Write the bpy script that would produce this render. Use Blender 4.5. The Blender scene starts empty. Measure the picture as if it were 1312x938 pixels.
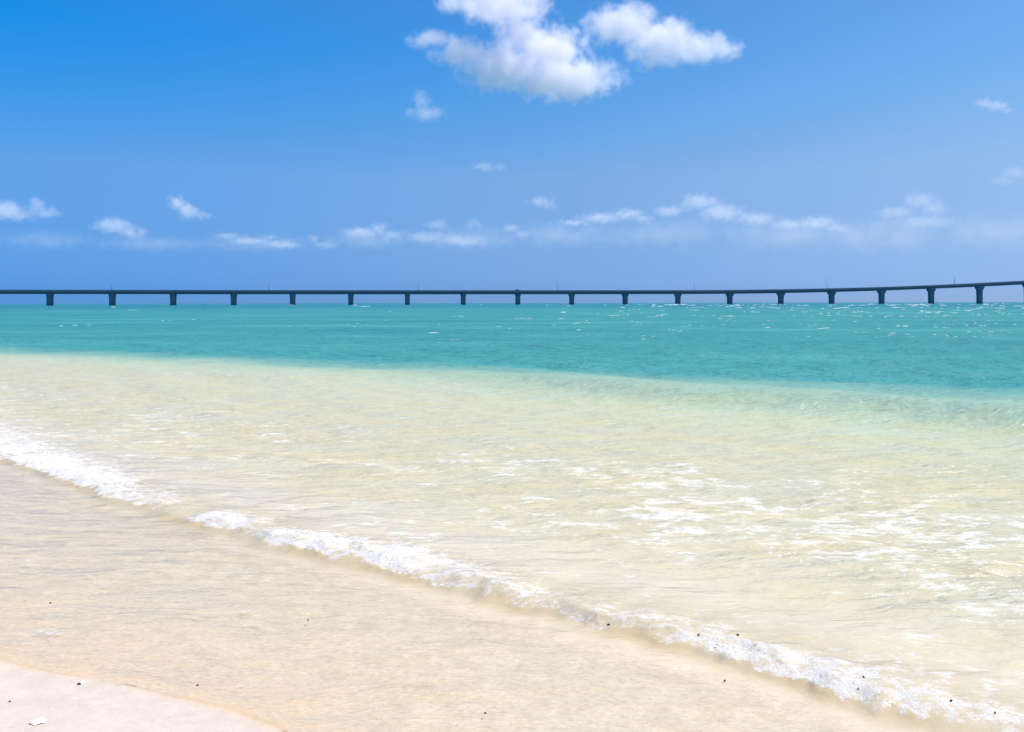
import bpy, bmesh, math, random
import numpy as np
from mathutils import Vector

R = math.radians
scene = bpy.context.scene
C = scene.collection

# ------------------------------------------------------------------ camera
CAM_H = 1.6
PW, PH, F = 1312.0, 938.0, 1030.0          # photograph size and focal length in its pixels
HOR = 388.2                                # horizon row at the middle column
cam_d = bpy.data.cameras.new("camera")
cam = bpy.data.objects.new("camera", cam_d)
C.objects.link(cam)
cam.location = (0, 0, CAM_H)
cam.rotation_euler = (R(90), R(0.10), 0)
cam_d.sensor_fit = 'HORIZONTAL'
cam_d.sensor_width = 36.0
cam_d.lens = 36.0 * F / PW
cam_d.shift_y = -(PH / 2 - HOR) / PW
cam_d.clip_start = 0.05
cam_d.clip_end = 120000.0
scene.camera = cam

# ------------------------------------------------------------------ light
SUN_EL, SUN_AZ = R(62), R(90)              # azimuth from +Y (into the picture) towards +X
world = bpy.data.worlds.new("World")
scene.world = world
world.use_nodes = True
wt = world.node_tree
wt.nodes.clear()
w_out = wt.nodes.new('ShaderNodeOutputWorld')
w_bg = wt.nodes.new('ShaderNodeBackground')
w_sky = wt.nodes.new('ShaderNodeTexSky')
w_sky.sky_type = 'NISHITA'
w_sky.sun_disc = False
w_sky.sun_elevation = SUN_EL
w_sky.sun_rotation = SUN_AZ
w_sky.altitude = 0
w_sky.air_density = 1.0
w_sky.dust_density = 0.0
w_sky.ozone_density = 3.0
# the photograph's deep, polarised blue: the sky graded by height above the horizon and by bearing
def _wn(typ, **kw):
    nd = wt.nodes.new(typ)
    for k, v in kw.items(): setattr(nd, k, v)
    return nd
w_tc = _wn('ShaderNodeTexCoord')
w_sep = _wn('ShaderNodeSeparateXYZ')
wt.links.new(w_tc.outputs['Generated'], w_sep.inputs[0])
def _grade(stops):
    nd = _wn('ShaderNodeValToRGB')
    cr = nd.color_ramp
    while len(cr.elements) < len(stops): cr.elements.new(0.5)
    for e, (p, c) in zip(cr.elements, stops):
        e.position = p; e.color = (*c, 1)
    wt.links.new(w_sep.outputs['Z'], nd.inputs['Fac'])
    return nd.outputs['Color']
w_l = _grade([(0.0, (0.085, 0.285, 0.91)), (0.015, (0.091, 0.292, 0.92)), (0.073, (0.192, 0.418, 0.853)), (0.154, (0.328, 0.622, 0.983)),
              (0.232, (0.159, 0.717, 1.151)), (0.298, (0.045, 0.758, 1.309)), (0.6, (0.25, 0.80, 1.30))])
w_r = _grade([(0.0, (0.25, 0.42, 0.98)), (0.015, (0.261, 0.435, 0.99)), (0.073, (0.445, 0.55, 0.847)), (0.154, (0.699, 0.765, 0.896)),
              (0.232, (0.635, 0.871, 1.037)), (0.298, (0.585, 0.901, 1.117)), (0.6, (0.60, 0.90, 1.15))])
w_mr = _wn('ShaderNodeMapRange', interpolation_type='LINEAR')
wt.links.new(w_sep.outputs['X'], w_mr.inputs['Value'])
w_mr.inputs['From Min'].default_value = -0.52
w_mr.inputs['From Max'].default_value = 0.52
w_mx = _wn('ShaderNodeMix', data_type='RGBA')
wt.links.new(w_mr.outputs['Result'], w_mx.inputs['Factor'])
wt.links.new(w_l, w_mx.inputs['A']); wt.links.new(w_r, w_mx.inputs['B'])
w_mul = _wn('ShaderNodeMix', data_type='RGBA', blend_type='MULTIPLY')
w_mul.inputs['Factor'].default_value = 1.0
wt.links.new(w_sky.outputs[0], w_mul.inputs['A']); wt.links.new(w_mx.outputs['Result'], w_mul.inputs['B'])
wt.links.new(w_mul.outputs['Result'], w_bg.inputs['Color'])
w_bg.inputs['Strength'].default_value = 0.10
wt.links.new(w_bg.outputs[0], w_out.inputs['Surface'])

sun_d = bpy.data.lights.new("sun", 'SUN')
sun_d.energy = 4.5
sun_d.angle = R(0.53)
sun_d.color = (1.0, 0.925, 0.835)
sun = bpy.data.objects.new("sun", sun_d)
C.objects.link(sun)
sun_dir = Vector((math.sin(SUN_AZ) * math.cos(SUN_EL), math.cos(SUN_AZ) * math.cos(SUN_EL), math.sin(SUN_EL)))
sun.rotation_euler = sun_dir.to_track_quat('Z', 'Y').to_euler()
sun.location = (0, 0, 50)

scene.view_settings.view_transform = 'Standard'
scene.view_settings.look = 'None'
scene.view_settings.exposure = 0.45
scene.view_settings.gamma = 1.0
scene.view_settings.use_curve_mapping = False
cy = scene.cycles
cy.use_denoising = True
cy.max_bounces = 24
cy.diffuse_bounces = 2
cy.glossy_bounces = 2
cy.transmission_bounces = 2
cy.volume_bounces = 24
cy.transparent_max_bounces = 10
cy.caustics_reflective = False
cy.caustics_refractive = False
cy.sample_clamp_indirect = 4.0
cy.volume_step_rate = 1.0
cy.volume_max_steps = 256

# ------------------------------------------------------------------ helpers
def tag(o, label=None, cat=None, group=None, kind=None):
    if label: o['label'] = label
    if cat: o['category'] = cat
    if group: o['group'] = group
    if kind: o['kind'] = kind
    return o

def empty(name, loc=(0, 0, 0), rz=0.0):
    o = bpy.data.objects.new(name, None)
    C.objects.link(o)
    o.location = loc
    o.rotation_euler = (0, 0, rz)
    return o

def link_mesh(name, me, mat, parent=None):
    o = bpy.data.objects.new(name, me)
    C.objects.link(o)
    if mat: me.materials.append(mat)
    if parent: o.parent = parent
    return o

def from_bm(name, bm, mat, parent=None, smooth=False):
    me = bpy.data.meshes.new(name)
    bm.to_mesh(me); bm.free()
    if smooth:
        for p in me.polygons: p.use_smooth = True
    return link_mesh(name, me, mat, parent)

def copy_tree(o, parent=None):
    c = o.copy()
    C.objects.link(c)
    c.parent = parent
    for ch in list(o.children):
        copy_tree(ch, c)
    return c

def grid_mesh(name, X, Y, Z, attrs=None, smooth=True):
    """a sheet from 2-D arrays of coordinates"""
    nr, nc = X.shape
    me = bpy.data.meshes.new(name)
    co = np.stack([X, Y, Z], -1).reshape(-1, 3).astype(np.float32)
    idx = np.arange(nr * nc).reshape(nr, nc)
    q = np.stack([idx[:-1, :-1], idx[:-1, 1:], idx[1:, 1:], idx[1:, :-1]], -1).reshape(-1, 4)
    me.vertices.add(len(co)); me.vertices.foreach_set('co', co.ravel())
    me.loops.add(q.size); me.loops.foreach_set('vertex_index', q.ravel().astype(np.int32))
    me.polygons.add(len(q))
    me.polygons.foreach_set('loop_start', (np.arange(len(q)) * 4).astype(np.int32))
    me.polygons.foreach_set('use_smooth', np.full(len(q), smooth))
    me.update(calc_edges=True)
    for k, v in (attrs or {}).items():
        a = me.attributes.new(k, 'FLOAT', 'POINT')
        a.data.foreach_set('value', v.reshape(-1).astype(np.float32))
    return me

def sstep(a, b, x):
    t = np.clip((x - a) / (b - a), 0, 1)
    return t * t * (3 - 2 * t)

_rng = np.random.RandomState(7)
_perm = _rng.permutation(4096)
_ga = _rng.rand(4096) * 2 * math.pi
_gx, _gy = np.cos(_ga), np.sin(_ga)

def pnoise(x, y, seed=0):
    """gradient noise, about -0.7 .. 0.7"""
    xi = np.floor(x).astype(np.int64); yi = np.floor(y).astype(np.int64)
    xf = x - xi; yf = y - yi
    u = xf ** 3 * (xf * (xf * 6 - 15) + 10); v = yf ** 3 * (yf * (yf * 6 - 15) + 10)
    def g(ix, iy, dx, dy):
        h = _perm[(_perm[(ix + seed * 131) & 4095] + iy) & 4095]
        return _gx[h] * dx + _gy[h] * dy
    a = g(xi, yi, xf, yf); b = g(xi + 1, yi, xf - 1, yf)
    c = g(xi, yi + 1, xf, yf - 1); d = g(xi + 1, yi + 1, xf - 1, yf - 1)
    return (a * (1 - u) + b * u) * (1 - v) + (c * (1 - u) + d * u) * v

def fbm(x, y, seed=0, octv=4):
    r = 0; amp = 1.0
    for k in range(octv):
        r = r + amp * pnoise(x * 2 ** k, y * 2 ** k, seed + k)
        amp *= 0.5
    return r

class NT:
    """small helper for node trees"""
    def __init__(self, name, surface=True):
        self.m = bpy.data.materials.new(name)
        self.m.use_nodes = True
        self.t = self.m.node_tree
        self.t.nodes.clear()
        self.out = self.t.nodes.new('ShaderNodeOutputMaterial')
    def n(self, typ, **kw):
        nd = self.t.nodes.new(typ)
        for k, v in kw.items(): setattr(nd, k, v)
        return nd
    def link(self, a, b): self.t.links.new(a, b)
    def put(self, sock, v):
        if isinstance(v, bpy.types.NodeSocket): self.link(v, sock)
        else: sock.default_value = v
    def math(self, op, a, b=0.0, c=0.0, clamp=False):
        nd = self.n('ShaderNodeMath', operation=op, use_clamp=clamp)
        self.put(nd.inputs[0], a); self.put(nd.inputs[1], b); self.put(nd.inputs[2], c)
        return nd.outputs[0]
    def vmath(self, op, a, b=(0, 0, 0), scale=None):
        nd = self.n('ShaderNodeVectorMath', operation=op)
        self.put(nd.inputs[0], a)
        if op == 'SCALE': self.put(nd.inputs['Scale'], scale)
        else: self.put(nd.inputs[1], b)
        return nd.outputs['Value'] if op in ('LENGTH', 'DOT_PRODUCT', 'DISTANCE') else nd.outputs['Vector']
    def attr(self, name):
        return self.n('ShaderNodeAttribute', attribute_name=name).outputs['Fac']
    def pos(self): return self.n('ShaderNodeNewGeometry').outputs['Position']
    def noise(self, vec, scale, detail=4, rough=0.55, dist=0.0, col=False):
        nd = self.n('ShaderNodeTexNoise')
        self.put(nd.inputs['Vector'], vec)
        nd.inputs['Scale'].default_value = scale
        nd.inputs['Detail'].default_value = detail
        nd.inputs['Roughness'].default_value = rough
        nd.inputs['Distortion'].default_value = dist
        return nd.outputs['Color'] if col else nd.outputs[0]
    def ramp(self, fac, stops, interp='LINEAR'):
        nd = self.n('ShaderNodeValToRGB')
        cr = nd.color_ramp; cr.interpolation = interp
        while len(cr.elements) < len(stops): cr.elements.new(0.5)
        for e, (p, c) in zip(cr.elements, stops):
            e.position = p
            e.color = (c, c, c, 1) if isinstance(c, (int, float)) else (*c, 1)
        self.put(nd.inputs['Fac'], fac)
        return nd.outputs['Color']
    def smooth(self, x, a, b):
        nd = self.n('ShaderNodeMapRange', interpolation_type='SMOOTHSTEP')
        self.put(nd.inputs['Value'], x)
        self.put(nd.inputs['From Min'], a); self.put(nd.inputs['From Max'], b)
        return nd.outputs['Result']
    def mixc(self, fac, a, b, blend='MIX'):
        nd = self.n('ShaderNodeMix', data_type='RGBA', blend_type=blend)
        self.put(nd.inputs['Factor'], fac)
        self.put(nd.inputs['A'], a if isinstance(a, bpy.types.NodeSocket) else (*a, 1))
        self.put(nd.inputs['B'], b if isinstance(b, bpy.types.NodeSocket) else (*b, 1))
        return nd.outputs['Result']
    def mapv(self, vec, scale, rz=0.0):
        nd = self.n('ShaderNodeMapping')
        self.put(nd.inputs['Vector'], vec)
        nd.inputs['Scale'].default_value = scale
        nd.inputs['Rotation'].default_value = (0, 0, rz)
        return nd.outputs['Vector']
    def bump(self, h, strength, dist, normal=None):
        nd = self.n('ShaderNodeBump')
        self.put(nd.inputs['Height'], h)
        self.put(nd.inputs['Strength'], strength)
        nd.inputs['Distance'].default_value = dist
        if normal: self.link(normal, nd.inputs['Normal'])
        return nd.outputs['Normal']
    def principled(self, base, rough=0.8, normal=None, spec=0.3):
        nd = self.n('ShaderNodeBsdfPrincipled')
        self.put(nd.inputs['Base Color'], base if isinstance(base, bpy.types.NodeSocket) else (*base, 1))
        self.put(nd.inputs['Roughness'], rough)
        self.put(nd.inputs['Specular IOR Level'], spec)
        if normal: self.link(normal, nd.inputs['Normal'])
        return nd.outputs[0]
    def mixs(self, fac, a, b):
        nd = self.n('ShaderNodeMixShader')
        self.put(nd.inputs[0], fac); self.link(a, nd.inputs[1]); self.link(b, nd.inputs[2])
        return nd.outputs[0]
    def surf(self, s):
        self.link(s, self.out.inputs['Surface']); return self.m

# ------------------------------------------------------------------ the shore
# s = metres offshore, t = metres along the shore (both horizontal)
NX, NY = 0.61, 0.7924
def to_st(x, y): return NX * x + NY * y, NY * x - NX * y
def from_st(s, t): return NX * s + NY * t, NY * s - NX * t
SHORE_ROT = math.atan2(NX, NY)

def interp(x, pts):
    return np.interp(x, [p[0] for p in pts], [p[1] for p in pts])

def waterline(t):
    base = interp(t, [(-40, 0.9), (-12, 1.1), (-6, 1.2), (-4.6, 1.25), (-3.82, 1.38), (-3.5, 1.47), (-3.21, 1.58), (-2.95, 1.66),
                      (-2.75, 1.73), (-2.43, 1.77), (-1.5, 1.6), (0, 1.7), (3, 1.5), (10, 1.7), (60, 1.6)])
    return base + 0.03 * pnoise(t * 2.1, t * 0 + 3.3) + 0.012 * pnoise(t * 7, t * 0 + 9.1)

def bed(s, t):
    z = np.where(s < 3.5, -0.012 - 0.042 * (s - 3.5), -0.012 - 0.052 * (np.minimum(s, 30) - 3.5))
    z = z - 0.06 * sstep(3.6, 5.0, s)
    z = np.where(s < 0.6, 0.1098 + 0.03 * (0.6 - s), z)
    z = np.minimum(z, 3.0)
    sd = interp(t, [(-200, 8), (-30, 10.5), (-12, 15.0), (-1.6, 16.5), (10, 18), (200, 30)])
    sd = sd + 1.2 * pnoise(t * 0.21, s * 0.15, 3) + 0.6 * pnoise(t * 0.6, s * 0.4, 5)
    wd = interp(t, [(-30, 1.6), (-14, 2.6), (-6, 4.2), (0, 5.5), (20, 6)])
    sd = sd + 0.3
    z = z - 0.36 * sstep(-1.8, 0.3, (s - sd) / wd) - 2.0 * sstep(-2.6, 7.5, s - sd) - 1.0 * sstep(6, 60, s - sd) - 1.6 * sstep(50, 160, s)
    z = np.maximum(z, -5.2)
    near = sstep(0.5, 3.0, s) * (1 - sstep(14, 20, s))
    z = z + near * (0.012 * pnoise(s * 1.3, t * 0.8, 11) + 0.03 * pnoise(s * 0.45, t * 0.25, 12))
    z = z + (1 - sstep(40, 60, np.hypot(s, t))) * 0.0022 * fbm(s * 7, t * 5, 15, 3)
    return z

def crest(t):
    return 3.30 + interp(t, [(-40, 2.2), (-16, 1.6), (-13.5, 1.2), (-10.7, 0.45), (-9.2, 0.06), (-6, 0.02), (-3.2, 0.11), (-1.7, 0.20), (-0.9, 0.14), (0, 0.12)]) + 0.10 * pnoise(t * 0.55, t * 0 + 1.7) + 0.07 * pnoise(t * 1.9, t * 0 + 4.2) + 0.045 * pnoise(t * 5, t * 0 + 8.8) + 0.03 * pnoise(t * 11, t * 0 + 9.8)

FOAM_T = [(-60, 0.6), (-14, 0.65), (-11, 0.8), (-9.3, 1.0), (-7.2, 1.0), (-6.2, 0.8), (-5.9, 0.5), (-5.55, 0.4), (-5.40, 1.0), (-4.95, 0.95), (-4.75, 0.45),
          (-4.60, 1.0), (-3.6, 1.0), (-3.25, 0.75), (-2.6, 0.75), (-2.2, 0.62), (-1.8, 0.6), (-1.55, 0.8), (-1.3, 1.0), (-0.9, 0.95),
          (-0.5, 0.6), (0.5, 0.5), (3, 0.9), (8, 0.4), (14, 0.9), (60, 0.6)]

def swells():
    rs = np.random.RandomState(3)
    out = []
    for lam in (9.5, 7.5, 6.2, 5.0, 4.1, 3.4, 2.8, 2.3, 1.9, 1.55, 1.25, 1.0, 0.8, 0.65, 0.52):
        for j in range(2):
            a = math.atan2(NY, NX) + R(rs.uniform(-38, 38))
            out.append((lam * rs.uniform(0.9, 1.1), math.cos(a), math.sin(a), rs.uniform(0, 6.28)))
    return out
SW = swells()

def water_surface(x, y, spacing):
    s, t = to_st(x, y)
    b = bed(s, t)
    se = waterline(t)
    dse = s - se
    # swash film running up the sand, still level farther out
    film = 0.011 * sstep(0.0, 0.05, dse) - 0.03 * sstep(0.0, 0.12, -dse) + 0.012 * np.clip(dse, 0, 3)
    film = film + 0.004 * np.exp(-((dse - 0.06) / 0.05) ** 2)
    lvl = np.where(s < 3.6, b + film, 0.0)
    w = lvl * (1 - sstep(2.7, 3.5, s))
    # chop
    grow = 0.16 * sstep(3.6, 6, s) + 0.25 * sstep(8, 16, s) + 0.6 * sstep(14, 40, s)
    grp = 0.75 + 0.6 * pnoise(x * 0.07, y * 0.07, 31)
    h = 0
    for lam, dx, dy, ph in SW:
        amp = 0.0085 * lam * (0.55 if lam > 5 else 1.0)
        fade = np.clip((lam / np.maximum(spacing, 1e-3) - 2.5) / 2.5, 0, 1)
        k = 2 * math.pi / lam
        arg = k * (x * dx + y * dy) + ph + 1.3 * pnoise(x * 0.13, y * 0.13, 40)
        c = np.sin(arg)
        h = h + amp * fade * (c + 0.35 * np.cos(2 * arg + 0.3))
    w = w + grow * grp * h
    # a low unbroken swell to the right, farther out
    ridge = 12.0 + 0.9 * pnoise(t * 0.25, t * 0 + 6.1) - 0.10 * (t + 3)
    rw = sstep(-14, -5, t) * 0.27
    v = s - ridge
    w = w + rw * np.where(v < 0, np.exp(-(v / 0.55) ** 2), np.exp(-(v / 1.5) ** 2))
    # small ripples in the shallows
    near = 1 - sstep(10, 22, s)
    near = near * sstep(0.1, 1.2, dse)
    thin = 0.22 * sstep(0.05, 0.4, dse) + 0.78 * sstep(0.9, 2.4, dse)
    w = w + near * thin * (0.016 * pnoise(s * 2.4, t * 0.7, 51) + 0.010 * pnoise(s * 5.5, t * 1.6, 52) + 0.0042 * fbm(s * 13, t * 5, 53, 2)) + near * 0.0022 * sstep(0.15, 0.5, dse) * (1 - sstep(2.6, 3.2, s)) * (pnoise(s * 7, t * 2.2, 57) + 0.6 * pnoise(s * 15, t * 6, 58))
    # the little breaker
    s0 = crest(t)
    u = s - s0
    H = (0.050 + 0.036 * pnoise(t * 0.7, t * 0 + 20.5) + 0.035 * pnoise(t * 2.4, t * 0 + 21.5) + 0.022 * pnoise(t * 6.5, t * 0 + 22.5)) * (0.62 + 0.38 * interp(t, FOAM_T))
    ft = interp(t, FOAM_T) 
    prof = np.where(u < 0, np.exp(-(np.abs(u) / (0.125 + 0.04 * pnoise(t * 1.3, t * 0 + 27.7))) ** 1.8), 0.35 * np.exp(-(u / 0.16) ** 2) + 0.65 * np.exp(-(u / 0.62) ** 2))
    w = w + H * prof
    toe = np.exp(-((u + 0.16) / 0.05) ** 2)
    # foam amount
    wide = interp(t, [(-14, 0.75), (-10, 0.8), (-7.5, 0.75), (-6, 0.40), (-4.4, 0.40), (-3.6, 0.55), (-2.5, 0.45), (-1, 0.35), (1, 0.35), (10, 0.7)])
    wide = wide * (1 + 0.5 * pnoise(t * 1.7, t * 0 + 33.3))
    lead = -0.11 + 0.075 * pnoise(t * 3.1, t * 0 + 41.0) + 0.045 * pnoise(t * 9, t * 0 + 42.0) + 0.03 * pnoise(t * 17, t * 0 + 43.0)
    fm = sstep(lead - 0.03, lead + 0.03, u) * (1 - sstep(0.25, 1.0, u / np.maximum(wide, 0.05)))
    fm = fm * np.clip(ft + 0.35 * pnoise(t * 2.7, s * 1.5, 46) - 0.08, 0, 1)
    lump = np.maximum(0, fbm(s * 8, t * 4.5, 61, 3) + 0.12) * (0.7 + 1.2 * np.maximum(0, pnoise(t * 1.9, s * 2, 68) + 0.2))
    w = w + fm * (0.026 * lump + 0.003 * fbm(s * 40, t * 30, 65, 2)) * (1 - sstep(15, 25, np.hypot(x, y)))
    # foam left behind the breaker; in the swash also film sheen painted as foam
    patch = 0.60 * np.exp(-((s - 7.2) / 2.0) ** 2) + 0.56 * sstep(3.4, 3.9, s) * (1 - sstep(5.5, 8, s))
    patch = patch * (0.86 + 0.5 * pnoise(x * 0.33, y * 0.28, 71) + 0.5 * pnoise(x * 1.1, y * 0.8, 72))
    patch = np.clip(patch, 0, 1) * (0.74 + 0.26 * sstep(-9, -3, t))
    patch = patch + 0.95 * ft * sstep(0.0, 0.10, u) * np.exp(-np.maximum(u, 0) / (1.1 * np.maximum(wide, 0.1))) * (0.8 + 0.9 * pnoise(s * 2.3, t * 1.1, 77))
    patch = patch + 0.34 * sstep(0.2, 0.8, dse) * (1 - sstep(2.9, 3.2, s)) * np.clip(0.3 + 1.7 * pnoise(x * 1.2, y * 0.9, 75), 0, 1.2)
    for (l0, ls, lw, sd_) in ((2.78, 0.9, 0.05, 91), (2.35, 1.3, 0.035, 92), (2.05, 1.1, 0.03, 93)):
        ln_ = l0 + 0.25 * pnoise(t * ls, t * 0 + sd_ * 1.37) + 0.05 * pnoise(t * 5, t * 0 + sd_)
        patch = patch + 1.0 * np.exp(-((s - ln_) / lw) ** 2) * np.clip(0.15 + 1.6 * pnoise(t * 1.6, s * 0.4, sd_), 0, 1)
    for (sx, sy, rs_, k_) in ((-2.235, 3.63, 0.085, 1.6), (-2.15, 3.72, 0.07, 1.2), (-1.06, 3.19, 0.05, 1.3)):  # foam blobs at left; the last spot paints a bright sheen as foam
        patch = patch + k_ * np.exp(-(((x - sx) / (1.6 * rs_)) ** 2 + ((y - sy) / rs_) ** 2))
    turb = 0.93 * np.where(u < 0, np.exp(-(np.abs(u) / (0.23 + 0.05 * pnoise(t * 5, t * 0 + 55.5))) ** 2.6), 1.0)
    crestc = np.where(u < 0, turb, np.exp(-(np.abs(u) / 0.35) ** 2.0))
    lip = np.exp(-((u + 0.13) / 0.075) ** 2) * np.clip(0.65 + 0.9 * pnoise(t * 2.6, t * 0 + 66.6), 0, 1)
    w = np.where((dse > 0.06) & (s < 4.5), np.maximum(w, b + 0.004), w)
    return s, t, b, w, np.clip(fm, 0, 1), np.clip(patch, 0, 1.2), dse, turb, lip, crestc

# ------------------------------------------------------------------ materials
def sand_material():
    n = NT('pale_coral_sand')
    p = n.pos()
    big = n.noise(p, 0.9, 4)
    mid = n.noise(p, 9, 5, 0.6)
    grain = n.noise(p, 160, 3, 0.7)
    wet = n.attr('wet')
    dry_c = n.mixc(n.smooth(mid, 0.35, 0.65), (0.52, 0.448, 0.38), (0.565, 0.49, 0.42))
    wet_c = n.mixc(n.smooth(mid, 0.30, 0.70), (0.53, 0.455, 0.34), (0.635, 0.555, 0.435))
    wet_c = n.mixc(n.math('MULTIPLY', n.smooth(big, 0.42, 0.62), 0.5), wet_c, (0.56, 0.495, 0.40))
    wet_c = n.mixc(n.math('MULTIPLY', n.attr('ochre'), n.math('ADD', 0.25, n.math('MULTIPLY', n.smooth(mid, 0.4, 0.62), 0.6))), wet_c, (0.60, 0.455, 0.32))
    col = n.mixc(wet, dry_c, wet_c)
    fleck = n.noise(n.mapv(p, (0.55, 1.0, 1), 0.2), 62, 4, 0.75)
    fk = n.ramp(fleck, [(0.30, 0.70), (0.44, 0.94), (0.56, 1.0), (0.70, 1.20)])
    col = n.mixc(n.math('ADD', 0.32, n.math('MULTIPLY', wet, 0.6)), col, fk, 'MULTIPLY')
    g = n.ramp(grain, [(0.30, 0.80), (0.46, 1.0), (0.60, 1.0), (0.72, 1.10)])
    col = n.mixc(0.55, col, g, 'MULTIPLY')
    edge = n.attr('edge')
    bits = n.noise(n.mapv(p, (0.8, 1, 1), 0.7), 38, 2, 0.5)
    col = n.mixc(n.math('MULTIPLY', n.smooth(bits, 0.71, 0.77), 0.45), col, (0.80, 0.75, 0.70))
    col = n.mixc(n.math('MULTIPLY', edge, 0.55), col, (0.62, 0.42, 0.22))
    h = n.math('ADD', n.math('MULTIPLY', mid, 0.6), n.math('MULTIPLY', grain, 0.18))
    nor = n.bump(h, 0.5, 0.012)
    rough = n.math('SUBTRACT', 0.92, n.math('MULTIPLY', wet, 0.25))
    return n.surf(n.principled(col, rough, nor, 0.2))

def water_material():
    n = NT('clear_tropical_water')
    p = n.pos()
    depth = n.attr('depth')
    far = n.attr('far')
    foam = n.attr('foam')
    patch = n.attr('patch')
    # what the water itself scatters back, by depth (0..4 m on the ramp)
    dn = n.math('MULTIPLY', depth, 0.25, clamp=True)
    cl = n.noise(n.mapv(p, (0.6, 1.5, 1), 0), 0.55, 4, 0.6)
    dn2 = n.math('ADD', dn, n.math('MULTIPLY', n.math('SUBTRACT', cl, 0.5), n.math('MULTIPLY', dn, 0.35)), clamp=True)
    sand = (0.575, 0.505, 0.395)
    seen = [(0.0, sand), (0.012, (0.545, 0.49, 0.37)), (0.035, (0.51, 0.475, 0.335)), (0.085, (0.485, 0.475, 0.335)), (0.125, (0.445, 0.49, 0.35)), (0.19, (0.345, 0.45, 0.325)),
            (0.29, (0.185, 0.36, 0.295)), (0.47, (0.062, 0.285, 0.275)), (1.0, (0.044, 0.252, 0.255))]
    # light crosses the water twice, down and up, so each passage takes the square root
    tint = n.ramp(dn2, [(p_, tuple(min(1.0, c_ / d_) ** 0.5 for c_, d_ in zip(c, sand))) for p_, c in seen])
    body = n.ramp(dn2, seen)
    body = n.mixc(far, body, (0.014, 0.16, 0.225))
    tone = n.noise(n.mapv(p, (0.35, 1.0, 1), 0), 0.12, 5, 0.6)
    deepn = n.smooth(depth, 1.0, 2.2)
    body = n.mixc(n.math('MULTIPLY', n.smooth(tone, 0.48, 0.70), deepn), body, n.mixc(0.75, body, (0.085, 0.345, 0.335)))
    body = n.mixc(n.math('MULTIPLY', n.smooth(tone, 0.46, 0.30), n.math('MULTIPLY', deepn, 0.6)), body, (0.022, 0.19, 0.225))
    alpha0 = n.smooth(depth, 0.025, 0.15)
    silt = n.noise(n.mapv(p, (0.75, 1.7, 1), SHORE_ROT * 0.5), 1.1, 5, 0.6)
    refl_bed_c = n.mixc(n.smooth(silt, 0.36, 0.64), (0.97, 0.995, 1.04), (1.02, 0.995, 0.91))  # bluish patches paint in sky reflection, yellowish ones the bed showing through
    refl_bed_c = n.mixc(n.math('MULTIPLY', n.smooth(depth, 0.02, 0.12), n.smooth(depth, 1.3, 0.5)), (1.0, 1.0, 1.0), refl_bed_c)
    body = n.mixc(1.0, body, refl_bed_c, 'MULTIPLY')
    tint = n.mixc(1.0, tint, n.mixc(0.5, (1.0, 1.0, 1.0), refl_bed_c), 'MULTIPLY')
    turb = n.attr('turb')
    body = n.mixc(n.smooth(n.attr('crestc'), 0.0, 0.6), body, n.mixc(n.attr('lip'), (0.49, 0.43, 0.30), (0.43, 0.345, 0.205)))  # darker tan on the lip: sandy water with the front's shade painted in
    alpha = n.math('MAXIMUM', alpha0, turb)
    comp = n.math('SUBTRACT', 2.22, n.math('MULTIPLY', alpha, 1.22))
    body = n.vmath('SCALE', body, scale=comp)
    # ripples
    warp = n.vmath('ADD', p, n.vmath('SCALE', n.noise(p, 1.6, 2, col=True), scale=0.25))
    r1 = n.noise(n.mapv(warp, (1.0, 3.0, 1), SHORE_ROT * 0.4), 2.3, 4, 0.55)
    r2 = n.noise(n.mapv(warp, (1.0, 2.2, 1), 0), 17.0, 3, 0.6)
    r3 = n.noise(n.mapv(p, (1.0, 1.7, 1), 0.3), 0.55, 5, 0.62)
    cal = n.math('ADD', 0.36, n.math('MULTIPLY', n.smooth(depth, 0.03, 0.2), 0.64))
    r4 = n.noise(n.mapv(warp, (0.8, 2.4, 1), SHORE_ROT * 0.5), 1.0, 3, 0.5)
    h = n.math('ADD', n.math('ADD', n.math('MULTIPLY', r1, 0.105), n.math('MULTIPLY', r4, 0.14)), n.math('MULTIPLY', r2, 0.008))
    nor1 = n.bump(h, n.math('MULTIPLY', cal, 0.9), 1.0)
    deepm = n.smooth(depth, 0.5, 2.0)
    nor2 = n.bump(n.math('MULTIPLY', r3, 0.6), n.math('MULTIPLY', deepm, 1.0), 1.0, nor1)
    # foam
    fw = n.vmath('ADD', n.mapv(p, (0.72, 1.45, 1), 0.12), n.vmath('SCALE', n.noise(p, 6, 3, col=True), scale=0.13))
    fn = n.noise(fw, 3.6, 8, 0.66)
    fn2 = n.noise(fw, 10, 6, 0.68)
    lace = n.math('ADD', n.math('MULTIPLY', fn, 0.46), n.math('MULTIPLY', fn2, 0.54))
    thr = n.math('SUBTRACT', 0.634, n.math('MULTIPLY', n.math('MINIMUM', patch, 1.0), 0.158))
    flat = n.smooth(lace, thr, n.math('ADD', thr, 0.11))
    flat = n.math('MULTIPLY', flat, n.smooth(patch, 0.01, 0.12))
    thin = n.noise(fw, 23, 5, 0.7)
    flat = n.math('MULTIPLY', flat, n.math('ADD', 0.55, n.math('MULTIPLY', n.smooth(depth, 0.01, 0.06), 0.45)))
    flat = n.math('MULTIPLY', flat, n.math('ADD', 0.35, n.math('MULTIPLY', n.smooth(thin, 0.36, 0.60), 0.60)))
    cr_n = n.math('ADD', n.math('MULTIPLY', n.noise(fw, 15, 7, 0.7), 0.72), n.math('MULTIPLY', n.noise(p, 70, 3, 0.7), 0.28))
    cr = n.smooth(n.math('ADD', n.math('MULTIPLY', foam, 0.70), n.math('MULTIPLY', n.math('SUBTRACT', cr_n, 0.5), 3.0)), 0.28, 0.74)
    cr = n.math('MULTIPLY', cr, n.smooth(foam, 0.02, 0.2))
    ff = n.math('MAXIMUM', cr, flat, clamp=True)
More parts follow.
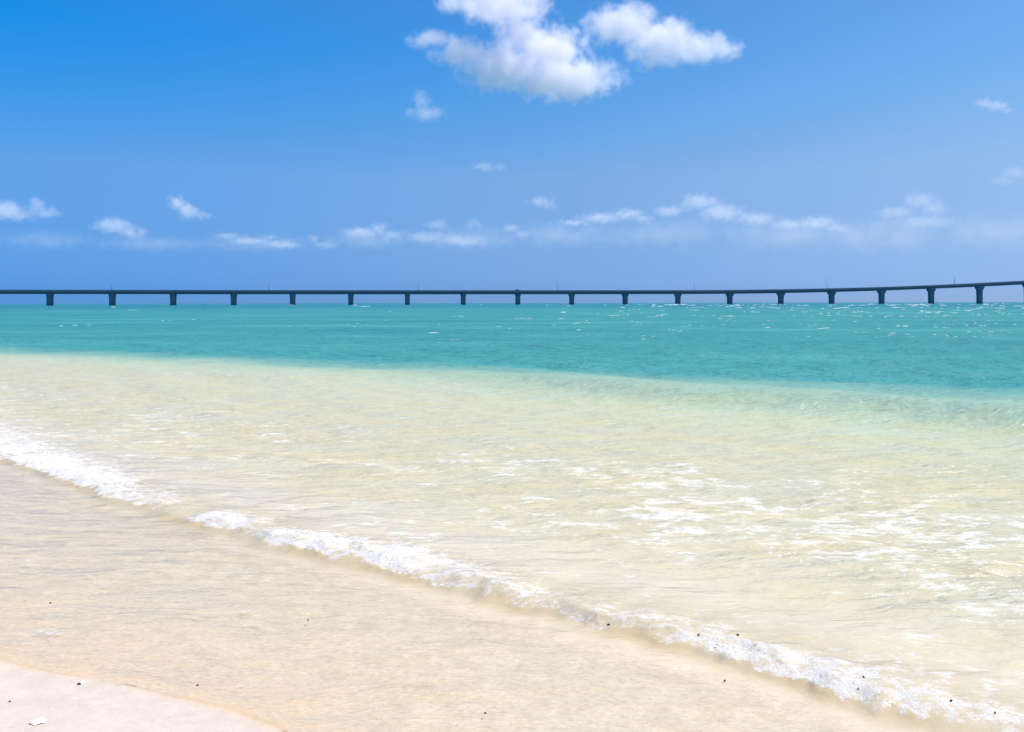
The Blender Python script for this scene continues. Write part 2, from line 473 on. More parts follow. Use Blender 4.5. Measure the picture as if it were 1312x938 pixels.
    fb = n.bump(n.noise(p, 48, 5, 0.72), 0.75, 0.02)
    foam_s = n.n('ShaderNodeBsdfDiffuse')
    n.link(n.mixc(cr, (0.76, 0.755, 0.74), (0.88, 0.868, 0.84)), foam_s.inputs['Color'])
    n.link(fb, foam_s.inputs['Normal'])
    # clear part
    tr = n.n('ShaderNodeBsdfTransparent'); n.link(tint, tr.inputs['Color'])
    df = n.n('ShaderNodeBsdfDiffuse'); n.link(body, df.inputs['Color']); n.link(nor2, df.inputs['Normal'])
    under = n.mixs(alpha, tr.outputs[0], df.outputs[0])
    gl = n.n('ShaderNodeBsdfGlossy'); gl.inputs['Roughness'].default_value = 0.12
    n.link(nor2, gl.inputs['Normal'])
    fr = n.n('ShaderNodeFresnel'); fr.inputs['IOR'].default_value = 1.33
    n.link(nor2, fr.inputs['Normal'])
    # a polarising filter on the lens takes most of the mirror image off the sea
    surf = n.mixs(n.math('MULTIPLY', fr.outputs[0], n.math('ADD', 0.5, n.math('MULTIPLY', n.smooth(depth, 0.12, 0.03), 0.2))), under, gl.outputs[0])
    film = n.smooth(depth, 0.0005, 0.004)
    clear = n.n('ShaderNodeBsdfTransparent')
    surf = n.mixs(film, clear.outputs[0], surf)
    ftl = n.n('ShaderNodeBsdfTranslucent'); ftl.inputs['Color'].default_value = (0.88, 0.88, 0.87, 1)
    fmix = n.mixs(n.math('MULTIPLY', cr, 0.30), foam_s.outputs[0], ftl.outputs[0])
    return n.surf(n.mixs(ff, surf, fmix))

def foam_material():
    n = NT('white_sea_foam')
    nz = n.noise(n.pos(), 30, 3)
    col = n.mixc(nz, (0.80, 0.82, 0.84), (0.88, 0.88, 0.88))
    d = n.n('ShaderNodeBsdfDiffuse'); n.link(col, d.inputs['Color'])
    tl = n.n('ShaderNodeBsdfTranslucent'); n.link(col, tl.inputs['Color'])
    return n.surf(n.mixs(0.5, d.outputs[0], tl.outputs[0]))

def plain(name, a, b, scale, rough=0.8, spec=0.3, bump=0.0, bdist=0.01):
    n = NT(name)
    tc = n.n('ShaderNodeTexCoord').outputs['Object']
    nz = n.noise(tc, scale, 5, 0.6)
    col = n.mixc(n.smooth(nz, 0.3, 0.7), a, b)
    nor = n.bump(nz, bump, bdist) if bump else None
    return n.surf(n.principled(col, rough, nor, spec))

M_sand = sand_material()
M_water = water_material()
M_foam = foam_material()

# ------------------------------------------------------------------ sand sheet (beach and sea bed)
def axis(lo, hi, fine_lo, fine_hi, step, ratio=1.12):
    a = list(np.arange(fine_lo, fine_hi, step))
    d = step; x = fine_hi
    while x < hi:
        a.append(x); d *= ratio; x += d
    a.append(hi)
    d = step; x = fine_lo - step; pre = []
    while x > lo:
        pre.append(x); d *= ratio; x -= d
    pre.append(lo)
    return np.array(pre[::-1] + a)

ss = axis(-3000, 150000, -0.3, 5.2, 0.022, 1.06)
tt = axis(-150000, 150000, -7.5, 0.6, 0.03, 1.05)
S2, T2 = np.meshgrid(ss, tt, indexing='ij')
BX, BY = from_st(S2, T2)
BZ = bed(S2, T2)
d2 = S2 - waterline(T2)
wet = sstep(-0.01, 0.04, d2)
edge = np.exp(-((d2 - 0.012) / 0.02) ** 2) * np.clip(0.35 + 1.1 * pnoise(T2 * 1.7, T2 * 0 + 2.2, 80), 0, 1)
me = grid_mesh('beach_sand', BX, BY, BZ, {'wet': wet, 'edge': edge, 'ochre': np.exp(-np.abs(d2) / 0.45) * (1 - sstep(-2.6, -1.6, T2)) * 0.9 + 0.25 * np.clip(pnoise(S2 * 0.9, T2 * 0.9, 81) + 0.1, 0, 1)})
me.flip_normals() if False else None
beach = link_mesh('beach_sand', me, M_sand)
tag(beach, 'pale pinkish coral sand beach sloping under the shallow water', 'beach', kind='structure')

# ------------------------------------------------------------------ sea
vs = [2.2]
while vs[-1] < 260:                        # ground distances, closer together near the shore
    yv = vs[-1]
    vs.append(yv + max(0.010, 1.45 * yv * yv / (CAM_H * F)))
dd = vs[-1] - vs[-2]
while vs[-1] < 110000:
    dd *= 1.22
    vs.append(vs[-1] + dd)
vs = np.array(vs)
tn = np.concatenate([np.linspace(-7, -0.72, 60)[:-1], np.linspace(-0.72, 0.72, 900), np.linspace(0.72, 7, 60)[1:]])
YY, TA = np.meshgrid(vs, tn, indexing='ij')
XX = YY * TA
dr = np.gradient(vs)[:, None] * np.ones_like(XX)
sp = np.maximum(dr, np.abs(np.gradient(tn))[None, :] * YY)
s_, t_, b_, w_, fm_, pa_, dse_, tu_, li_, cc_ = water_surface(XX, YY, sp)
dep = np.clip(w_ - b_, 0, 20)
far_ = sstep(120, 420, np.hypot(XX, YY)) * 0.85
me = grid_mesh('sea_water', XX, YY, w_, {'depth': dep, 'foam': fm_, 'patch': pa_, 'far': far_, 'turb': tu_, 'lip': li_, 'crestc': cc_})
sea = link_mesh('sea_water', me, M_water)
tag(sea, 'shallow clear sea turning turquoise offshore with a small breaker', 'sea', kind='structure')

# ------------------------------------------------------------------ bridge
def at(u, v, dist):
    """point seen at photo pixel (u, v) at depth dist along +Y"""
    roll = R(0.10)
    a, b = (u - PW / 2) / F, (HOR - v) / F
    ca, sa = math.cos(roll), math.sin(roll)
    return Vector((dist * (a * ca + b * sa), dist, CAM_H + dist * (-a * sa + b * ca)))

PIER_U = [-20, 64, 144, 222, 299.5, 375, 449.5, 522, 593.5, 663.5, 732.5, 801, 868.5, 935, 1000.5, 1065.5, 1129.5, 1193, 1255, 1316]
Z0, Z1, X_L, X_R = 700.0, 795.0, (64 - 656) / F * 700.0, (1255 - 656) / F * 795.0
bdir = Vector((X_R - X_L, Z1 - Z0, 0)).normalized()
bang = math.atan2(bdir.y, bdir.x)
def on_line(u):
    """where the line of sight through column u crosses the bridge axis"""
    a = (u - PW / 2) / F
    k = (Z1 - Z0) / (X_R - X_L)
    x = a * (Z0 - k * X_L) / (1 - a * k)
    return x, x / a if abs(a) > 1e-6 else Z0 - k * X_L
def along(x): return (x - X_L) / bdir.x

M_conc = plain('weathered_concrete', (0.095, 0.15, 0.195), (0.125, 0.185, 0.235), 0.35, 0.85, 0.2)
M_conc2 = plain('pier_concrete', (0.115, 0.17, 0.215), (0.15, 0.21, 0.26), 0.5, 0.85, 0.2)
M_steel = plain('grey_painted_steel', (0.16, 0.18, 0.20), (0.20, 0.22, 0.24), 1.0, 0.6, 0.4)
M_asph = plain('asphalt', (0.045, 0.045, 0.047), (0.06, 0.06, 0.06), 2.0, 0.9, 0.2)

bx0, by0 = on_line(656)
bridge = empty('road_bridge', (bx0, by0, 0), bang)
tag(bridge, 'long low road bridge on many piers crossing the horizon, rising to the right', 'bridge')
A0 = along(bx0)
TOPS = [(-400, 371.8), (0, 371.6), (330, 372.2), (664, 372.4), (880, 372.2), (935, 371.9), (985, 371.3), (1060, 369.9), (1132, 367.9), (1195, 365.5), (1258, 362.8), (1316, 359.8), (1500, 351)]
def deck_top(u):
    v = interp(u, TOPS)
    x, z = on_line(u)
    return at(u, v, z).z
us = np.concatenate([np.arange(-300, 880, 40), np.arange(880, 1520, 16)])
prof = [(along(on_line(u)[0]) - A0, deck_top(u)) for u in us]
pa = np.array([p[0] for p in prof]); ph = np.array([p[1] for p in prof])
ker = np.array([1, 2, 3, 2, 1]) / 9.0
ph[2:-2] = np.convolve(ph, ker, mode='valid')
def deck_z(a): return float(np.interp(a, pa, ph))

def extrude_profile(name, sect, mat, parent, dz=0.0):
    """sweep a closed cross-section (across, up) along the bridge; up is measured from the parapet top"""
    bm = bmesh.new()
    rings = [[bm.verts.new((a, y, h + z + dz)) for (y, z) in sect] for a, h in zip(pa, ph)]
    n = len(sect)
    for r0, r1 in zip(rings[:-1], rings[1:]):
        for i in range(n):
            bm.faces.new((r0[i], r0[(i + 1) % n], r1[(i + 1) % n], r1[i]))
    bm.faces.new(rings[0]); bm.faces.new(rings[-1][::-1])
    bmesh.ops.recalc_face_normals(bm, faces=bm.faces)
    return from_bm(name, bm, mat, parent)

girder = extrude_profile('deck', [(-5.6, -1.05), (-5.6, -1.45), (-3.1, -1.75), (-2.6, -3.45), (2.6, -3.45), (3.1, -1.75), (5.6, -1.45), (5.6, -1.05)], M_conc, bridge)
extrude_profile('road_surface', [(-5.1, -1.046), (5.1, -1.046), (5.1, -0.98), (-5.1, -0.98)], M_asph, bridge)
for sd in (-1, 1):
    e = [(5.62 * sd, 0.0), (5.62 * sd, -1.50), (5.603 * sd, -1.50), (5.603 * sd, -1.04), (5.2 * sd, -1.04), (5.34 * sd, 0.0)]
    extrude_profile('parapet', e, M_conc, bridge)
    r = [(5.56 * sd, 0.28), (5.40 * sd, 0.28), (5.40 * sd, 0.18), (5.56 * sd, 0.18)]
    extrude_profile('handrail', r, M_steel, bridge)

def pier_mesh(h, half_a, half_y, foot=-5.0):
    """shaft with chamfered corners, gently wider at the top"""
    bm = bmesh.new()
    rings = []
    for z, k in ((foot, 1.0), (0.2, 1.0), (h * 0.6, 1.0), (h, 1.06)):
        a, y, c = half_a * k, half_y * k, 0.7
        rings.append([bm.verts.new(p + (z,)) for p in ((a, y - c), (a - c, y), (-a + c, y), (-a, y - c), (-a, -y + c), (-a + c, -y), (a - c, -y), (a, -y + c))])
    for r0, r1 in zip(rings[:-1], rings[1:]):
        for i in range(8): bm.faces.new((r0[i], r0[(i + 1) % 8], r1[(i + 1) % 8], r1[i]))
    bm.faces.new(rings[-1]); bm.faces.new(rings[0][::-1])
    bmesh.ops.recalc_face_normals(bm, faces=bm.faces)
    return bm
def cap_mesh(z0, z1, a0, y0, a1, y1):
    bm = bmesh.new()
    rings = []
    for z, a, y in ((z0, a0, y0), (z0 + (z1 - z0) * 0.62, a1, y1), (z1, a1, y1)):
        c = 0.6
        rings.append([bm.verts.new(p + (z,)) for p in ((a, y - c), (a - c, y), (-a + c, y), (-a, y - c), (-a, -y + c), (-a + c, -y), (a - c, -y), (a, -y + c))])
    for r0, r1 in zip(rings[:-1], rings[1:]):
        for i in range(8): bm.faces.new((r0[i], r0[(i + 1) % 8], r1[(i + 1) % 8], r1[i]))
    bm.faces.new(rings[-1]); bm.faces.new(rings[0][::-1])
    bmesh.ops.recalc_face_normals(bm, faces=bm.faces)
    return bm
for i, u in enumerate(PIER_U):
    a = along(on_line(u)[0]) - A0
    top = deck_z(a) - 3.45
    fl = float(np.interp(i, [0, 8, 11, 14, 18], [1.12, 1.18, 1.4, 1.6, 1.65]))
    ch = float(np.interp(i, [0, 9, 14, 18], [1.4, 1.8, 2.6, 3.2]))
    ha = float(np.interp(i, [0, 9, 18], [2.35, 2.1, 2.35]))
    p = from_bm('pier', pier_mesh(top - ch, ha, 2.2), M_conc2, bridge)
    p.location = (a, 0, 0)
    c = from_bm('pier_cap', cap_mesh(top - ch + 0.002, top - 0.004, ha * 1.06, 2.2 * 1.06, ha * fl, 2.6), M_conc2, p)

# street lamps standing on the bridge
LAMP = [(146, 105), (346, 102), (536, 106), (713.5, 118), (887.5, 108), (1056.5, 106), (1219, 92)]
NAMES = ['street lamp above the second pier from the left end of the bridge in view',
         'street lamp on the bridge left of the fifth pier in view',
         'faint street lamp on the bridge deck near the seventh pier in view',
         'street lamp just right of the small grey vehicle on the bridge',
         'tall street lamp on the last level stretch of the bridge',
         'street lamp where the bridge deck begins to rise',
         'street lamp on the climbing end of the bridge, nearest its right side']
def lamp_proto():
    root = empty('street_lamp')
    bm = bmesh.new()
    bmesh.ops.create_cone(bm, cap_ends=True, segments=8, radius1=0.20, radius2=0.11, depth=9.4)
    bmesh.ops.translate(bm, verts=bm.verts, vec=(0, 0, 4.7))
    from_bm('pole', bm, M_steel, root, True)
    bm = bmesh.new()
    pts = [Vector((0, 0, 9.3)), Vector((0, 0.5, 9.75)), Vector((0, 1.3, 10.0)), Vector((0, 2.0, 10.05))]
    rings = []
    for p in pts:
        rings.append([bm.verts.new(p + Vector((0.08 * math.cos(k * 1.0472), 0, 0.08 * math.sin(k * 1.0472)))) for k in range(6)])
    for r0, r1 in zip(rings[:-1], rings[1:]):
        for k in range(6): bm.faces.new((r0[k], r0[(k + 1) % 6], r1[(k + 1) % 6], r1[k]))
    from_bm('arm', bm, M_steel, root, True)
    bm = bmesh.new()
    bmesh.ops.create_cube(bm, size=1.0)
    for v in bm.verts:
        v.co = Vector((v.co.x * 0.32 * (0.7 if v.co.z > 0 else 1), 2.35 + v.co.y * 0.8, 10.02 + v.co.z * 0.16))
    bmesh.ops.bevel(bm, geom=bm.edges[:], offset=0.03, segments=2, affect='EDGES')
    from_bm('lamp_head', bm, M_steel, root)
    bm = bmesh.new()
    bmesh.ops.create_cube(bm, size=1.0)
    for v in bm.verts: v.co = Vector((v.co.x * 0.5, v.co.y * 0.5, 0.12 + v.co.z * 0.24))
    bmesh.ops.bevel(bm, geom=bm.edges[:], offset=0.04, segments=1, affect='EDGES')
    from_bm('base_plate', bm, M_conc2, root)
    return root
lp = lamp_proto()
for i, (u, _v) in enumerate(LAMP):
    o = lp if i == 0 else copy_tree(lp)
    a = along(on_line(u)[0]) - A0
    off = -4.75
    ca, sa = math.cos(bang), math.sin(bang)
    o.location = (bx0 + a * ca - off * sa, by0 + a * sa + off * ca, deck_z(a) - 0.985)
    o.rotation_euler = (0, 0, bang)
    tag(o, NAMES[i], 'street lamp', 'street lamps along the bridge')

# the vehicle whose roof shows above the parapet
def vehicle(u):
    a = along(on_line(u)[0]) - A0
    ca, sa = math.cos(bang), math.sin(bang)
    off = -2.2
    root = empty('box_van', (bx0 + a * ca - off * sa, by0 + a * sa + off * ca, deck_z(a) - 0.978), bang)
    tag(root, 'small grey vehicle crossing the bridge, its roof just above the parapet', 'van')
    paint = plain('grey_van_paint', (0.16, 0.20, 0.22), (0.18, 0.22, 0.24), 1.0, 0.4, 0.5)
    glass = plain('dark_glass', (0.02, 0.03, 0.035), (0.025, 0.035, 0.04), 1.0, 0.1, 0.5)
    tyre = plain('black_rubber', (0.02, 0.02, 0.02), (0.03, 0.03, 0.03), 3.0, 0.9, 0.2)
    side = [(-2.2, 0.35), (2.15, 0.35), (2.2, 0.95), (1.5, 1.15), (0.95, 1.98), (-2.1, 2.05), (-2.2, 1.0)]
    bm = bmesh.new()
    f0 = bm.faces.new([bm.verts.new((x, -0.84, z)) for x, z in side])
    r = bmesh.ops.extrude_face_region(bm, geom=[f0])
    bmesh.ops.translate(bm, verts=[v for v in r['geom'] if isinstance(v, bmesh.types.BMVert)], vec=(0, 1.68, 0))
    bmesh.ops.recalc_face_normals(bm, faces=bm.faces)
    bmesh.ops.bevel(bm, geom=bm.edges[:], offset=0.06, segments=2, affect='EDGES')
    from_bm('body', bm, paint, root)
    for sd in (-1, 1):
        bm = bmesh.new()
        bmesh.ops.create_cube(bm, size=1.0)
        for v in bm.verts: v.co = Vector((-0.4 + v.co.x * 2.4, 0.845 * sd + v.co.y * 0.02, 1.5 + v.co.z * 0.5))
        from_bm('side_window', bm, glass, root)
        for x in (-1.35, 1.35):
            bm = bmesh.new()
            bmesh.ops.create_cone(bm, cap_ends=True, segments=16, radius1=0.33, radius2=0.33, depth=0.2)
            for v in bm.verts: v.co = Vector((v.co.x + x, v.co.z + 0.76 * sd, v.co.y + 0.33))
            from_bm('wheel', bm, tyre, root)
vehicle(663)

# ------------------------------------------------------------------ foam: whitecaps and breaker spray
rng = np.random.RandomState(21)
V, Fc = [], []
def add_cap(x, y, L, H, W, rz, z):
    base = len(V)
    n = 9
    ca, sa = math.cos(rz), math.sin(rz)
    for i in range(n):
        f = i / (n - 1)
        env = math.sin(math.pi * min(max(f, 0.04), 0.96)) ** 0.7 * rng.uniform(0.45, 1.0)
        bow = 0.35 * W * math.sin(f * 5 + rz * 7)
        for (cy_, cz) in ((-0.55, -0.05), (-0.25, 0.6), (0.0, 1.0), (0.5, 0.55), (1.2, -0.05)):
            lx, ly = (f - 0.5) * L, bow + cy_ * W * (0.4 + 0.6 * env)
            V.append((x + lx * ca - ly * sa, y + lx * sa + ly * ca, z + H * env * cz))
    for i in range(n - 1):
        for j in range(4):
            p = base + i * 5 + j
            Fc.append((p, p + 1, p + 6, p + 5))
for k in range(340):
    dv = 2.3 + 48 * rng.rand() ** 2.0
    u = 1420 * rng.rand() ** 0.6 - 60
    if k > 230: u = rng.uniform(760, 1360); dv = 2.2 + 18 * rng.rand() ** 1.6
    if u < 700 and rng.rand() < 0.6: continue
    y = CAM_H * F / dv
    x = (u - 656) / F * y
    px = y / F                                   # metres per pixel there
    L = min(px * rng.uniform(3, 18), 10) * rng.uniform(0.4, 1)
    H = min(0.8 * px * rng.uniform(0.35, 1.1), 0.36)
    clus = rng.randint(1, 4)
    for c in range(clus):
        add_cap(x + rng.normal() * L * 0.8, y + rng.normal() * 2.0, L * rng.uniform(0.3, 1), H * rng.uniform(0.5, 1), H * 2.2, R(rng.uniform(-12, 12)), 0.03)
me = bpy.data.meshes.new('whitecap_foam')
me.from_pydata(V, [], Fc); me.update()
for p in me.polygons: p.use_smooth = True
M_cap = plain('thin_whitecap_foam', (0.34, 0.50, 0.50), (0.66, 0.72, 0.72), 0.8, 0.9, 0.1)
wc = link_mesh('whitecap_foam', me, M_cap)
tag(wc, 'scattered small whitecaps on the turquoise sea before the bridge', 'sea foam', kind='stuff')

bm0 = bmesh.new(); bmesh.ops.create_icosphere(bm0, subdivisions=1, radius=1.0)
iv = np.array([v.co[:] for v in bm0.verts]); bm0.verts.ensure_lookup_table()
ifc = np.array([[v.index for v in f.verts] for f in bm0.faces]); bm0.free()
N = 700
tt_ = rng.uniform(-13, 4, N * 3)
keep = rng.rand(N * 3) < interp(tt_, FOAM_T) ** 2
tt_ = tt_[keep][:N]
uu_ = np.abs(rng.normal(0, 0.10, len(tt_))) - 0.05 + rng.normal(0, 0.02, len(tt_))
s_d = crest(tt_) + uu_
xd, yd = from_st(s_d, tt_)
_, _, _, wd, fmd, *_ = water_surface(xd, yd, np.full_like(xd, 0.01))
zd = wd + np.abs(rng.normal(0, 0.012, len(tt_))) + (rng.rand(len(tt_)) < 0.10) * np.abs(rng.normal(0, 0.035, len(tt_)))
rd = 0.0015 + 0.0032 * rng.rand(len(tt_)) ** 2.5
co = (iv[None] * rd[:, None, None] * rng.uniform(0.7, 1.3, (len(tt_), 1, 3)) + np.stack([xd, yd, zd], -1)[:, None, :]).reshape(-1, 3)
fc = (ifc[None] + (np.arange(len(tt_)) * len(iv))[:, None, None]).reshape(-1, 3)
me = bpy.data.meshes.new('breaker_foam')
me.vertices.add(len(co)); me.vertices.foreach_set('co', co.astype(np.float32).ravel())
me.loops.add(fc.size); me.loops.foreach_set('vertex_index', fc.astype(np.int32).ravel())
me.polygons.add(len(fc)); me.polygons.foreach_set('loop_start', (np.arange(len(fc)) * 3).astype(np.int32))
me.polygons.foreach_set('use_smooth', np.ones(len(fc), bool))
me.update(calc_edges=True)
bf = link_mesh('breaker_foam', me, M_foam)
tag(bf, 'white froth and spray along the small breaking wave', 'sea foam', kind='stuff')

# ------------------------------------------------------------------ shells and pebbles
def ground_at(u, v, lift=0.0, water=False):
    z = 0.0
    for _ in range(12):
        y = (CAM_H - z) / ((v - HOR - (u - 656) * 0.001745) / F)
        x = (u - 656) / F * y
        if water:
            z = float(water_surface(np.array([x]), np.array([y]), np.array([0.01]))[3][0])
        else:
            s, t = to_st(x, y); z = float(bed(np.array([s]), np.array([t]))[0])
    return Vector((x, y, z + lift))

M_shell = plain('bleached_shell', (0.84, 0.82, 0.78), (0.90, 0.89, 0.86), 40, 0.6, 0.4, 0.3, 0.002)
M_stone = plain('dark_stone', (0.03, 0.03, 0.028), (0.06, 0.055, 0.05), 120, 0.8, 0.3, 0.4, 0.002)
M_weed = plain('dark_seaweed', (0.025, 0.022, 0.015), (0.05, 0.04, 0.025), 90, 0.7, 0.3)

def scallop(loc, ln, wd, rz, name='sea_shell'):
    """fan-shaped half shell, ribbed and domed, lying hollow side down"""
    bm = bmesh.new()
    n, m = 28, 8
    grid = []
    for i in range(m + 1):
        r = i / m
        row = []
        for j in range(n + 1):
            th = math.pi * (0.12 + 0.76 * j / n)
            rib = 1 + 0.035 * math.cos(j * math.pi)
            rr = r * rib * (0.82 + 0.18 * math.sin(th))
            x = rr * math.cos(th) * ln * 0.5; y = (rr * math.sin(th) - 0.5) * wd
            z = 0.09 * wd * (1 - (2 * r - 0.9) ** 2 * 0.9) * (0.55 + 0.45 * math.sin(th)) * (1 + 0.06 * math.cos(j * math.pi) * r)
            row.append(bm.verts.new((x, y, max(z, 0.0))))
        grid.append(row)
    for i in range(m):
        for j in range(n):
            bm.faces.new((grid[i][j], grid[i][j + 1], grid[i + 1][j + 1], grid[i + 1][j]))
    bmesh.ops.remove_doubles(bm, verts=bm.verts, dist=1e-5)
    bmesh.ops.solidify(bm, geom=bm.faces[:], thickness=0.0015)
    o = from_bm(name, bm, M_shell, None, True)
    o.location = loc; o.rotation_euler = (0, 0, rz)
    return o
px = 3.0 / F
sh = scallop(ground_at(48, 923), 24 * px, 20 * px, R(6))
tag(sh, 'bright white sea shell lying on the sand beside a dark pebble', 'shell')

def lump(name, mat, loc, sx, sy, sz, seed, rz=0.0):
    bm = bmesh.new()
    bmesh.ops.create_icosphere(bm, subdivisions=2, radius=0.5)
    rs = random.Random(seed)
    ax = [Vector((rs.uniform(-1, 1), rs.uniform(-1, 1), rs.uniform(-1, 1))).normalized() for _ in range(5)]
    for v in bm.verts:
        k = 1 + sum(0.16 * math.sin(4 * v.co.dot(a) + i) for i, a in enumerate(ax))
        v.co = Vector((v.co.x * sx * k, v.co.y * sy * k, v.co.z * sz * k))
    o = from_bm(name, bm, mat, None, True)
    o.location = loc; o.rotation_euler = (0, 0, rz)
    return o
PEB = [(37.5, 925.5, 2.4, 'dark pebble touching the left end of the white shell'),
       (12, 897, 2.6, 'tiny dark pebble on the bare sand up and left of the white shell'),
       (101, 875, 4.0, 'dark pebble at the water edge beside a pale shell chip'),
       (252, 877, 2.8, 'tiny black pebble under the shallow swash, right of the shell chip'),
       (64, 771, 2.4, 'tiny dark pebble under the swash near the left side, farthest from the bare sand')]
for i, (u, v, d, lab) in enumerate(PEB):
    loc = ground_at(u, v)
    k = loc.y / F
    o = lump('pebble', M_stone, loc + Vector((0, 0, d * k * 0.15)), d * k, d * k * 1.1, d * k * 0.7, i, i)
    tag(o, lab, 'pebble', 'dark pebbles on the beach')
loc = ground_at(105, 873); k = loc.y / F
o = lump('shell_chip', M_shell, loc + Vector((0, 0, 0.002)), 6 * k, 7 * k, 2.5 * k, 31, 0.4)
tag(o, 'pale shell chip at the water edge beside a dark pebble', 'shell chip')
WEED = [(394, 795, 'tiny dark seaweed scrap in the swash, shoreward of the breaker'),
        (779, 801, 'dark seaweed scrap on the breaker crest near its middle'),
        (895, 815, 'tiny dark seaweed scrap behind the breaker, left one of two close together'),
        (944, 815, 'tiny dark seaweed scrap behind the breaker, right one of two close together'),
        (928, 874, 'dark seaweed scrap in the swash just below the breaker lip'),
        (1106, 870, 'tiny dark seaweed scrap in the thick white froth'),
        (1218, 901, 'dark seaweed scrap in thin froth at the right end of the breaker'),
        (1274, 916, 'upright dark seaweed scrap nearest the right edge of the breaker'),
        (621, 915, 'dark seaweed scrap on the sandy swash near the bottom middle')]
for i, (u, v, lab) in enumerate(WEED):
    loc = ground_at(u, v, 0.004, True); k = loc.y / F
    o = lump('seaweed_scrap', M_weed, loc, 1.7 * k, 3.2 * k, 2.4 * k, 50 + i, i * 1.3)
    tag(o, lab, 'seaweed', 'seaweed scraps in the surf')

# ------------------------------------------------------------------ clouds
def cloud_material(name, lumps, dens, nscale, namp, seed, soft):
    """density: soft union of ellipsoid lumps (local metres) eaten into by noise"""
    n = NT(name)
    tc = n.n('ShaderNodeTexCoord').outputs['Object']
    off = n.vmath('ADD', tc, (seed * 713.0, seed * 317.0, seed * 151.0))
    wn = n.vmath('SUBTRACT', n.noise(off, nscale * 0.6, 2, 0.5, col=True), (0.5, 0.5, 0.5))
    tcw = n.vmath('ADD', tc, n.vmath('SCALE', wn, scale=0.5 / nscale))
    field = None
    for (x, y, z, rx, ry, rz, w) in lumps:
        d = n.vmath('LENGTH', n.vmath('DIVIDE', n.vmath('SUBTRACT', tcw, (x, y, z)), (rx, ry, rz)))
        v = n.math('MULTIPLY', n.math('SUBTRACT', 1.0, d), w)
        field = v if field is None else n.math('SMOOTH_MAX', field, v, 0.12)
    nz = n.noise(off, nscale, 5, 0.62)
    f = n.math('SUBTRACT', field, n.math('MULTIPLY', n.math('SUBTRACT', nz, 0.46), namp))
    dn = n.math('MULTIPLY', n.smooth(f, 0.0, soft), dens)
    vol = n.n('ShaderNodeVolumePrincipled')
    vol.inputs['Color'].default_value = (0.982, 0.957, 0.988, 1)
    vol.inputs['Anisotropy'].default_value = 0.0
    n.link(dn, vol.inputs['Density'])
    n.link(vol.outputs[0], n.out.inputs['Volume'])
    return n.m

def cloud(name, label, parts, dist, dens, nfrac, namp, seed, soft=0.3, group=None, depth_k=0.8):
    """parts: photo-pixel ellipses (u, v, ru, rv, weight) set at one distance with real depth"""
    k = dist / F
    us = [p[0] for p in parts]; vs_ = [p[1] for p in parts]
    cu, cv = sum(us) / len(us), sum(vs_) / len(vs_)
    c = at(cu, cv, dist)
    rs = random.Random(seed)
    lumps = []
    for (u, v, ru, rv, w) in parts:
        q = at(u, v, dist) - c
        ry = max(ru, rv) * k * depth_k
        lumps.append((q.x, q.y + rs.uniform(-0.25, 0.25) * ry, q.z, ru * k, ry, rv * k, w))
    mean = sum(p[3] for p in parts) / len(parts) * k
    bm = bmesh.new()
    for (x, y, z, rx, ry, rz, w) in lumps:
        b2 = bmesh.new()
        bmesh.ops.create_icosphere(b2, subdivisions=3, radius=1.0)
        for v in b2.verts:
            v.co = Vector((x + v.co.x * rx * 1.12, y + v.co.y * ry * 1.12, z + v.co.z * rz * 1.12))
        m_ = bpy.data.meshes.new('tmp'); b2.to_mesh(m_); b2.free()
        bm.from_mesh(m_); bpy.data.meshes.remove(m_)
    me = bpy.data.meshes.new(name); bm.to_mesh(me); bm.free()
    mat = cloud_material(name + '_vapour', lumps, dens / mean, nfrac / mean, namp, seed, soft)
    o = link_mesh(name, me, mat)
    o.location = c
    md = o.modifiers.new('union', 'REMESH')
    md.mode = 'VOXEL'; md.voxel_size = mean * 0.22
    tag(o, label, 'cloud', group)
    return o

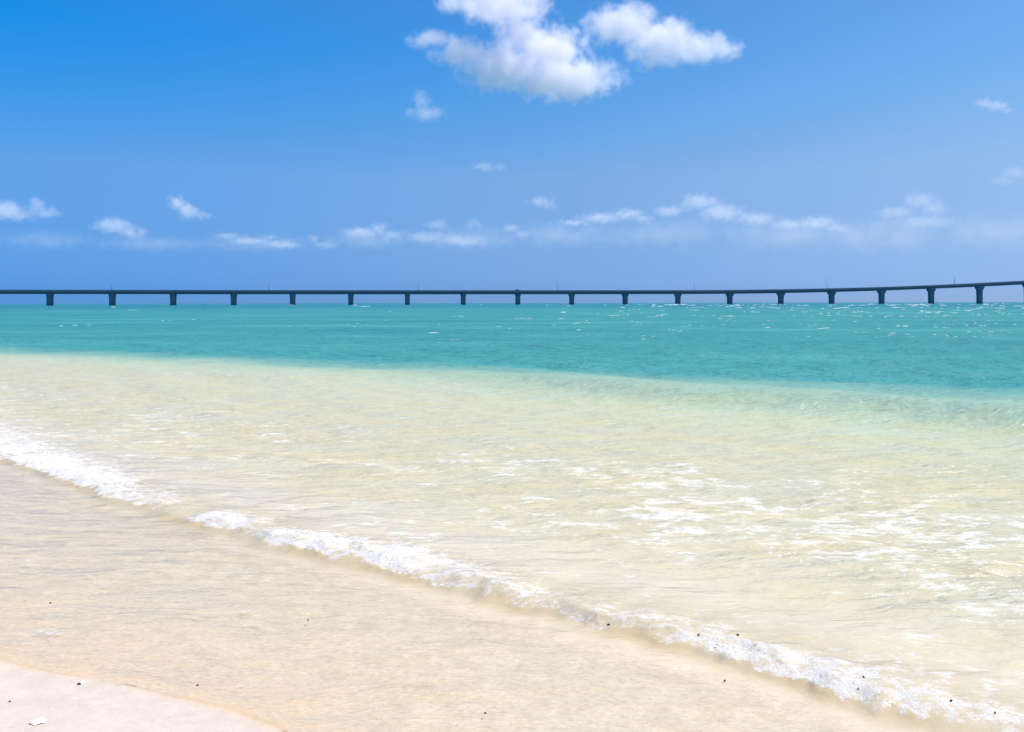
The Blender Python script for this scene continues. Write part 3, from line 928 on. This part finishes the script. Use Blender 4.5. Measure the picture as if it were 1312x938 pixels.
G = 'clouds in the blue sky'
cloud('cloud', 'largest white cumulus cloud high in the sky, ragged on its left side',
      [(645, 14, 70, 24, 1), (592, 3, 42, 12, .8), (552, 50, 34, 13, .8), (592, 70, 46, 24, .9), (650, 86, 76, 36, 1), (722, 103, 88, 28, 1), (700, 62, 62, 38, 1), (665, 40, 42, 30, .9)],
      2800, 1.9, 1.3, 2.1, 1, 0.8, group=G)
cloud('cloud', 'second large white cloud tapering to a thin tail on its right',
      [(800, 30, 60, 34, 1), (848, 50, 62, 36, 1), (895, 66, 55, 20, .9), (930, 64, 30, 14, .7)],
      2900, 1.8, 1.3, 2.0, 2, 0.8, group=G)
SMALL = [
 ('thin torn wisp of cloud below the left end of the largest cloud', [(540,128,13,15,1),(547,146,24,11,1),(527,145,14,8,.8)], 3000, 1.0),
 ('white puffy cloud at the far left edge, low over the sea', [(6,270,28,13,1),(32,275,20,9,.8)], 6500, 1.6),
 ('small cloud just right of the one at the far left edge', [(48,263,13,11,1),(62,272,18,9,.9)], 6500, 1.2),
 ('low rounded cloud between the left edge and the bright tilted puff', [(148,290,25,12,1),(168,298,20,9,.8),(130,289,16,8,.8)], 6800, 1.4),
 ('small bright tilted puff of cloud, the whitest of the low ones on the left', [(228,261,12,13,1),(238,270,16,11,1),(252,276,20,6,.6)], 6400, 2.2),
 ('faint thin streak of cloud under and right of the bright tilted puff', [(290,302,18,5,.9),(320,309,26,5,1),(360,313,26,6,1),(345,304,14,4,.8)], 8000, 0.5),
 ('faint little cloud between the thin streak and the peaked low cloud', [(402,306,10,6,1),(416,314,15,6,1)], 8000, 0.6),
 ('low cloud with a small peak, left of the middle of the horizon', [(486,292,13,9,1),(462,298,26,7,1),(502,301,14,6,.8)], 7500, 1.0),
 ('broken pale cloud bank right of the peaked low cloud', [(560,288,18,7,1),(545,304,26,8,1),(592,309,28,7,1),(606,288,12,8,1)], 8000, 0.7),
 ('tiny pale cloud at the right end of the broken bank', [(655,292,12,6,1),(668,300,11,5,1)], 8000, 0.8),
 ('two faint joined specks of cloud under the largest cloud', [(620,213,16,6,1),(641,214,10,6,1)], 4500, 0.6),
 ('small single puff standing above the middle of the bridge', [(692,259,16,8,1),(704,262,10,8,1)], 6500, 1.0),
 ('long low cloud with a bright right tip, left of the long pale bank', [(806,274,22,8,1),(824,281,14,6,1),(770,280,32,7,.9),(735,285,26,5,.8)], 7500, 0.9),
 ('long pale cloud bank with a bright domed top, low on the right', [(897,258,28,11,1),(862,270,24,8,1),(925,272,32,12,1),(965,281,28,9,1)], 7200, 1.3),
 ('low flat cloud just right of the long pale bank', [(1048,286,28,9,1),(1075,292,16,7,1),(1010,288,24,7,1)], 7600, 1.0),
 ('hazy sloping cloud above the rising end of the bridge', [(1178,258,24,12,1),(1198,267,20,11,1),(1150,272,26,9,1),(1180,285,42,8,.8)], 7400, 0.9),
 ('small thin cloud high at the right edge of the sky', [(1262,132,13,7,1),(1276,136,16,7,1),(1288,142,10,5,.8)], 4500, 1.0),
 ('faint hazy patch of cloud at the right edge, midway up the sky', [(1302,222,18,9,1),(1286,232,16,7,1)], 5500, 0.6),
]
for i, (lab, parts, dist, dens) in enumerate(SMALL):
    big = [(u, v, ru * 1.25, rv * 1.3, w) for (u, v, ru, rv, w) in parts]
    cloud('cloud', lab, big, dist, dens * 0.38, 1.3, 1.9, 10 + i, 0.9, G, 0.7)
BANKS = [
 ('wide faint hazy cloud bank low over the left half of the bridge', [(60,308,90,16,1),(190,312,100,14,1),(330,312,110,15,1)], 9500, 0.04),
 ('wide faint hazy cloud bank low over the middle of the bridge', [(480,306,90,18,1),(600,306,110,20,1),(720,300,110,20,1)], 9500, 0.07),
 ('wide pale hazy cloud bank low over the rising part of the bridge', [(860,298,110,26,1),(1000,302,120,28,1),(1140,300,120,30,1),(1270,298,110,30,1)], 9500, 0.10),
]
for i, (lab, parts, dist, dens) in enumerate(BANKS):
    cloud('cloud_bank', lab, parts, dist, dens * 1.7, 1.2, 2.6, 60 + i, 1.2, 'hazy cloud banks above the horizon', 0.8)
